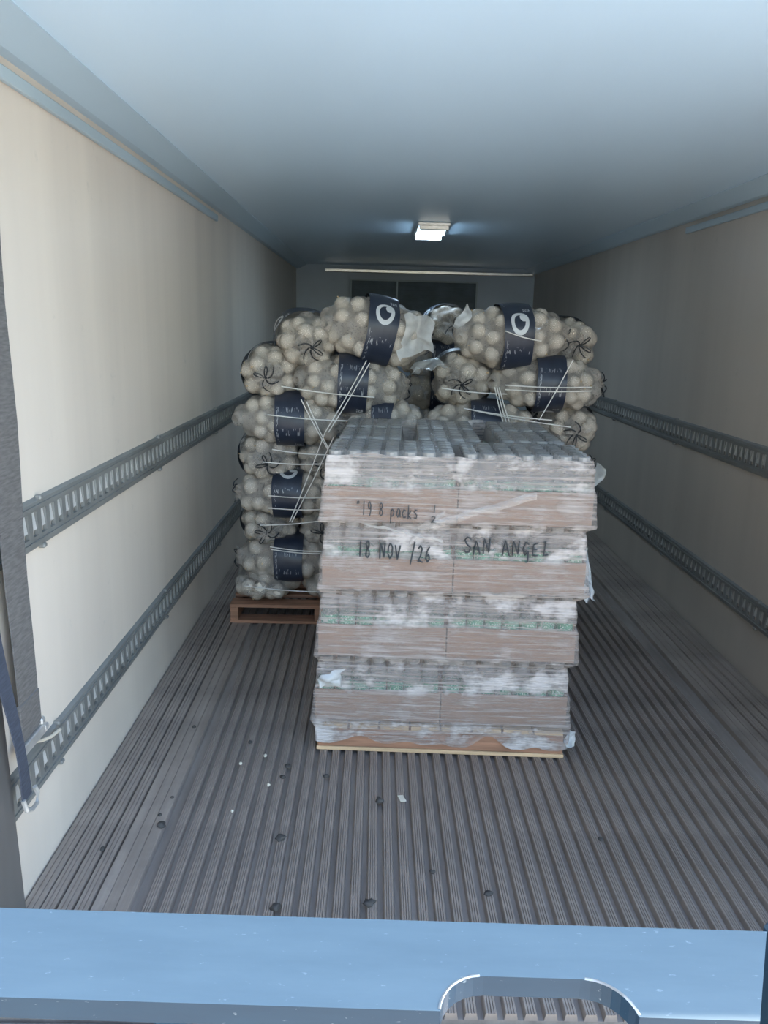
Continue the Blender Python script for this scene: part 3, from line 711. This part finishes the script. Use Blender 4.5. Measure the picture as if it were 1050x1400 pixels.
# onions themselves: the clearest 300 as things, the others as one body of onions
own = [q for q in onion_pool if q[0]][:300]; rest = [q for q in onion_pool if not q[0]] + [q for q in onion_pool if q[0]][300:]
for _, p, r_, lab, sd in own:
    rnd = random.Random(sd); o = obj('onion', on_me); o.location = p; o.scale = (r_ * .97,) * 3; o.rotation_euler = (rnd.uniform(0, 6), rnd.uniform(0, 6), rnd.uniform(0, 6))
    short = lab.replace('net bag of white onions ', '')
    words = ('white onion in the bag ' + short).split()
    tag(o, ' '.join(words[:16]).rstrip(','), 'onion', 'onions in the bag ' + short)
    obj('stem_tip', tip_me, None, o)
V = []; Fc = []
ov = np.array([v_.co[:] for v_ in on_me.vertices]); of = [tuple(p.vertices) for p in on_me.polygons]
for _, p, r_, lab, sd in rest:
    rnd = random.Random(sd); Rm = np.array(Matrix.Rotation(rnd.uniform(0, 6), 3, 'X') @ Matrix.Rotation(rnd.uniform(0, 6), 3, 'Z'))
    q = (ov * r_ * .97) @ Rm.T + np.array(p[:]); b0 = len(V); V += q.tolist(); Fc += [tuple(b0 + i for i in f_) for f_ in of]
me = bpy.data.meshes.new('onions'); me.from_pydata(V, [], Fc); me.update()
o = obj('onions', me, 'onion_skin', None, True); o['kind'] = 'stuff'; tag(o, 'the other white onions packed inside the stacked net bags', 'onion')

# loose crumpled plastic at the tops of the bags
f1 = crumple('loose_plastic', lambda u, v_: (-.275 + .150 * u, 3.60 + .06 * u, 1.495 - .19 * v_ * (1 - .2 * u) - .01 * u + .015 * math.sin(u * 9)), 20, 20, 'loose_film', None, .035, 14, 5)
tag(f1, 'crinkled clear plastic catching light at the right end of the topmost left bag', 'plastic sheet')
f2 = crumple('loose_plastic', lambda u, v_: (-.22 + .17 * u, 3.64 + .16 * v_, 1.285 - .02 * u + .02 * v_ - .06 * (1 - u) ** 2), 18, 14, 'loose_film', None, .035, 16, 6)
tag(f2, 'crumpled clear plastic scraps in the gap between the two onion stacks', 'plastic sheet')
f3 = crumple('loose_film_tip', lambda u, v_: (-.035 + .06 * u + .035 * v_, 3.66 + .02 * u, 1.455 + .095 * u - .03 * v_), 12, 6, 'loose_film', None, .016, 26, 7)
f3.name = 'loose_plastic'; tag(f3, 'small white plastic tip sticking up at the left end of the topmost right bag', 'plastic sheet')
f4 = crumple('loose_plastic', lambda u, v_: (.675 + .05 * u, 3.62, .835 - .03 * u - .12 * v_ * (1 - u * .6)), 10, 10, 'loose_film', None, .012, 26, 8)
tag(f4, 'pointed corner of plastic at the right edge of the right stack', 'plastic sheet')

# white twine around the stacks
def twine(label, segs, parent_name='twine'):
    e = empty('twine', segs[0][0]); tag(e, label, 'twine')
    base = Vector(segs[0][0])
    for s_ in segs:
        bm = bmesh.new(); a, b2 = Vector(s_[0]), Vector(s_[1]); pts = []
        for q in range(9):
            tt = q / 8; p = a.lerp(b2, tt); p.z -= .006 * math.sin(PI * tt); pts.append(p - base)
        tube(bm, pts, .0026, 5); obj('strand', bm, 'twine_white', e)
    return e
YF = 3.535
def XZ(px, py):      # hand-measured points on the front of the stacks, metres
    return (px, YF, py)
twine('white twine strands crossing the front of the left onion stack', [
    ((-.815, YF, 1.165), (-.39, YF, 1.125)), ((-.88, YF, 1.035), (-.48, YF, 1.015)),
    ((-.43, YF, 1.29), (-.615, YF, .96)), ((-.415, YF, 1.28), (-.60, YF, .96)),
    ((-.615, YF, .96), (-.78, YF, .53)), ((-.575, YF - .01, .94), (-.77, YF - .01, .53)),
    ((-.725, YF - .01, 1.11), (-.60, YF - .01, .88)), ((-.70, YF - .01, 1.10), (-.60, YF - .01, .89)),
    ((-.86, YF, .875), (-.60, YF, .855)), ((-.905, YF, .815), (-.62, YF, .812)), ((-.88, YF, .655), (-.60, YF, .652)), ((-.88, YF, .595), (-.60, YF, .595)),
    ((-.92, YF, .51), (-.62, YF, .54)), ((-.875, YF, .405), (-.62, YF, .385)), ((-.870, YF, .392), (-.62, YF, .375)), ((-1.0, YF, .205), (-.62, YF, .182))])
twine('white twine strands crossing the front of the right onion stack', [
    ((-.085, YF, 1.175), (.215, YF, 1.155)), ((.205, YF, 1.195), (.60, YF, 1.195)), ((.205, YF, 1.175), (.60, YF, 1.178)),
    ((.505, YF, 1.315), (.37, YF, 1.04)), ((.155, YF - .01, 1.185), (.205, YF - .01, 1.02)), ((.165, YF - .01, 1.185), (.22, YF - .01, 1.02)), ((.175, YF - .01, 1.185), (.235, YF - .01, 1.02)),
    ((.02, YF, 1.085), (.43, YF, 1.04)), ((.05, YF, 1.08), (.52, YF, 1.01)), ((.19, YF, 1.435), (.355, YF, 1.395))])

# ------------------------------------------------------------------ straps on the left wall
st = empty('cargo_strap', (-1.214, 1.735, .405)); tag(st, 'grey woven cargo strap with a metal end fitting hanging on the left wall', 'strap')
bm = bmesh.new()
def ribbon(bm, pts, th=.003):       # pts: list of (x, y0, y1, z)
    rows_ = [[bm.verts.new((x, a, z)), bm.verts.new((x, c_, z)), bm.verts.new((x + th, c_, z)), bm.verts.new((x + th, a, z))] for x, a, c_, z in pts]
    for p, q in zip(rows_, rows_[1:]):
        for k in range(4): bm.faces.new((p[k], p[(k + 1) % 4], q[(k + 1) % 4], q[k]))
    bm.faces.new(rows_[0][::-1]); bm.faces.new(rows_[-1])
ribbon(bm, [(-.008 + .003 * math.sin(k * 1.3), -.055 - .003 * k + .028 * (k / 12) , .045 + .028 * (k / 12) - .002 * math.sin(k), .02 + k * .13) for k in range(13)])
bmesh.ops.recalc_face_normals(bm, faces=bm.faces); obj('webbing', bm, 'webbing', st)
boxo('stitched_end', (-.010, .000, -.058, .048, .035, .13), 'webbing', st, .002)
fit = boxo('end_fitting', (-.012, .004, -.07, .055, .0, .028), 'bare_steel', st, .003)
bm = bmesh.new(); box(bm, -.010, .004, .055, .078, .004, .02, bev=.003); box(bm, -.010, .004, .040, .062, .028, .046, bev=.004); obj('latch', bm, 'bare_steel', fit)
s2 = empty('hook_strap', (-1.196, 1.63, .30)); tag(s2, 'dark blue strap ending in a metal hook at the near left wall', 'strap')
bm = bmesh.new(); ribbon(bm, [(-.002 + .004 * math.sin(k * .8), -.02 - .012 * k * .8 + .006 * math.sin(k), .028 - .012 * k * .9, .02 + k * .07) for k in range(11)])
bmesh.ops.recalc_face_normals(bm, faces=bm.faces); obj('webbing', bm, 'webbing_blue', s2)
bm = bmesh.new(); tube(bm, [(.002, -.02, .03), (.006, -.015, .0), (.008, .01, -.012), (.008, .035, -.012), (.006, .045, .01), (.004, .038, .03)], .006, 6); obj('hook', bm, 'bare_steel', s2)
bm = bmesh.new(); tube(bm, [(0, 0, 0), (.003, .05, -.025), (.006, .10, -.042), (.004, .16, -.055)], .0045, 6, 1.0)
o = obj('rope_end', bm, 'paper_scrap'); o.location = (-1.224, 1.735, .41); tag(o, 'short pale rope end lying over the lower left cargo track', 'rope')

# ------------------------------------------------------------------ dirt on the floor
rnd = random.Random(3)
spots = [((-.985, 1.98), .016), ((-1.0, 2.03), .009), ((-1.12, 1.87), .010), ((-.99, 2.12), .007), ((-.63, 1.93), .018), ((-.61, 1.66), .016), ((-.65, 2.3), .012), ((-.66, 2.24), .012), ((-.52, 2.25), .012), ((-.345, 2.12), .016), ((-.37, 1.68), .018), ((-.06, 1.72), .014), ((-.20, 1.80), .010), ((-.80, 2.45), .010), ((.30, 1.95), .010), ((-1.02, 2.55), .010)]
for k, ((x, y), r_) in enumerate(spots):
    bm = bmesh.new(); bmesh.ops.create_icosphere(bm, subdivisions=2, radius=r_ * .75)
    for v_ in bm.verts: v_.co *= 1 + .8 * noise.noise(v_.co * 90 + Vector((k, 0, 0))); v_.co.z = max(v_.co.z, -.35 * r_) * .6
    o = obj('dirt_clump', bm, 'dirt', None, True); o.location = (x, y, .21 * r_); tag(o, 'small dark clump of dirt on the ribbed floor', 'dirt', 'clumps of dirt on the floor')
for k, (x, y, r_) in enumerate([(-.81, 2.31, .006), (-.735, 2.36, .006), (-.79, 2.05, .005), (-.70, 2.19, .006)]):
    bm = bmesh.new(); bmesh.ops.create_icosphere(bm, subdivisions=2, radius=r_)
    for v_ in bm.verts: v_.co *= 1 + .5 * noise.noise(v_.co * 200 + Vector((k, 5, 0)))
    o = obj('pale_crumb', bm, 'paper_scrap', None, True); o.location = (x, y, r_ * .8); tag(o, 'tiny pale crumb on the floor left of the wrapped cartons', 'crumb', 'pale crumbs on the floor')
bm = bmesh.new(); box(bm, -.010, .010, -.016, .016, 0, .004, bev=.001)
o = obj('paper_scrap', bm, 'paper_scrap'); o.location = (-.275, 2.13, .001); o.rotation_euler = (0, .1, .3); tag(o, 'small pale scrap on the ribs in front of the pallet', 'scrap')

# ------------------------------------------------------------------ blue steel crossbar in front of the camera
bb = empty('fork_carriage', (-.40, .70, -1.25), math.radians(-1.2)); tag(bb, 'blue painted steel crossbar with a rounded notch, across the bottom foreground', 'forklift carriage')
ZB = .75 + 1.25; TH = .026
def arc(cx_, cy_, r_, a0, a1, n=7): return [(cx_ + r_ * math.cos(math.radians(a0 + (a1 - a0) * k / n)), cy_ + r_ * math.sin(math.radians(a0 + (a1 - a0) * k / n))) for k in range(n + 1)]
nx0, nx1, ny, ye, yf = .100, .306, -.018, -.046, .078
out = [(-.62, ye), (nx0, ye)] + arc(nx0 + .05, ny - .032, .05, 180, 90)[1:] + arc(nx1 - .05, ny - .032, .05, 90, 0) + [(nx1, ye), (.43, ye), (.495, yf), (-.62, yf)]
# keep the notch mouth on the near edge
out = [(a, max(b2, ye)) for a, b2 in out]
clean = []
for p in out:
    if not clean or (abs(p[0] - clean[-1][0]) + abs(p[1] - clean[-1][1])) > 1e-4: clean.append(p)
bm = bmesh.new(); lo = [bm.verts.new((x, y, ZB - TH)) for x, y in clean]; hi = [bm.verts.new((x, y, ZB)) for x, y in clean]; n = len(clean)
for i in range(n): bm.faces.new((lo[i], lo[(i + 1) % n], hi[(i + 1) % n], hi[i]))
bm.faces.new(hi); bm.faces.new(lo[::-1]); bmesh.ops.recalc_face_normals(bm, faces=bm.faces)
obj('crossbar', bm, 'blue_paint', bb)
bm = bmesh.new()
tube(bm, [(nx0 - .001, ye + .002, ZB)] + [(x, y, ZB) for x, y in arc(nx0 + .05, ny - .032, .051, 165, 95)], .0016, 5); obj('lit_rim', bm, 'bare_steel', bb)  # pale bead along the notch stands in for its lit edge
bm = bmesh.new(); tube(bm, [(x, y, ZB) for x, y in arc(nx1 - .05, ny - .032, .051, 85, 15)] + [(nx1 + .001, ye + .002, ZB)], .0016, 5); obj('lit_rim', bm, 'bare_steel', bb)
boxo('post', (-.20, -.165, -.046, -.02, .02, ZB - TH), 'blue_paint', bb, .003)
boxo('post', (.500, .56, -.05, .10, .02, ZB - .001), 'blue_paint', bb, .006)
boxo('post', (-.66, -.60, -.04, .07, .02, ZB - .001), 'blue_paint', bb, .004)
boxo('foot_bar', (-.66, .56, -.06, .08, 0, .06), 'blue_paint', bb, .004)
bm = bmesh.new(); tube(bm, [(.0 + .07 * math.cos(a * .3), .02 * math.sin(a * .5), .07 * math.sin(a * .3)) for a in range(22)], .014, 8)
o = obj('hydraulic_hose', bm, 'hose_rubber', None, True); o.location = (-.86, .72, .52); tag(o, 'grey looped hose under the left end of the blue crossbar', 'hose')
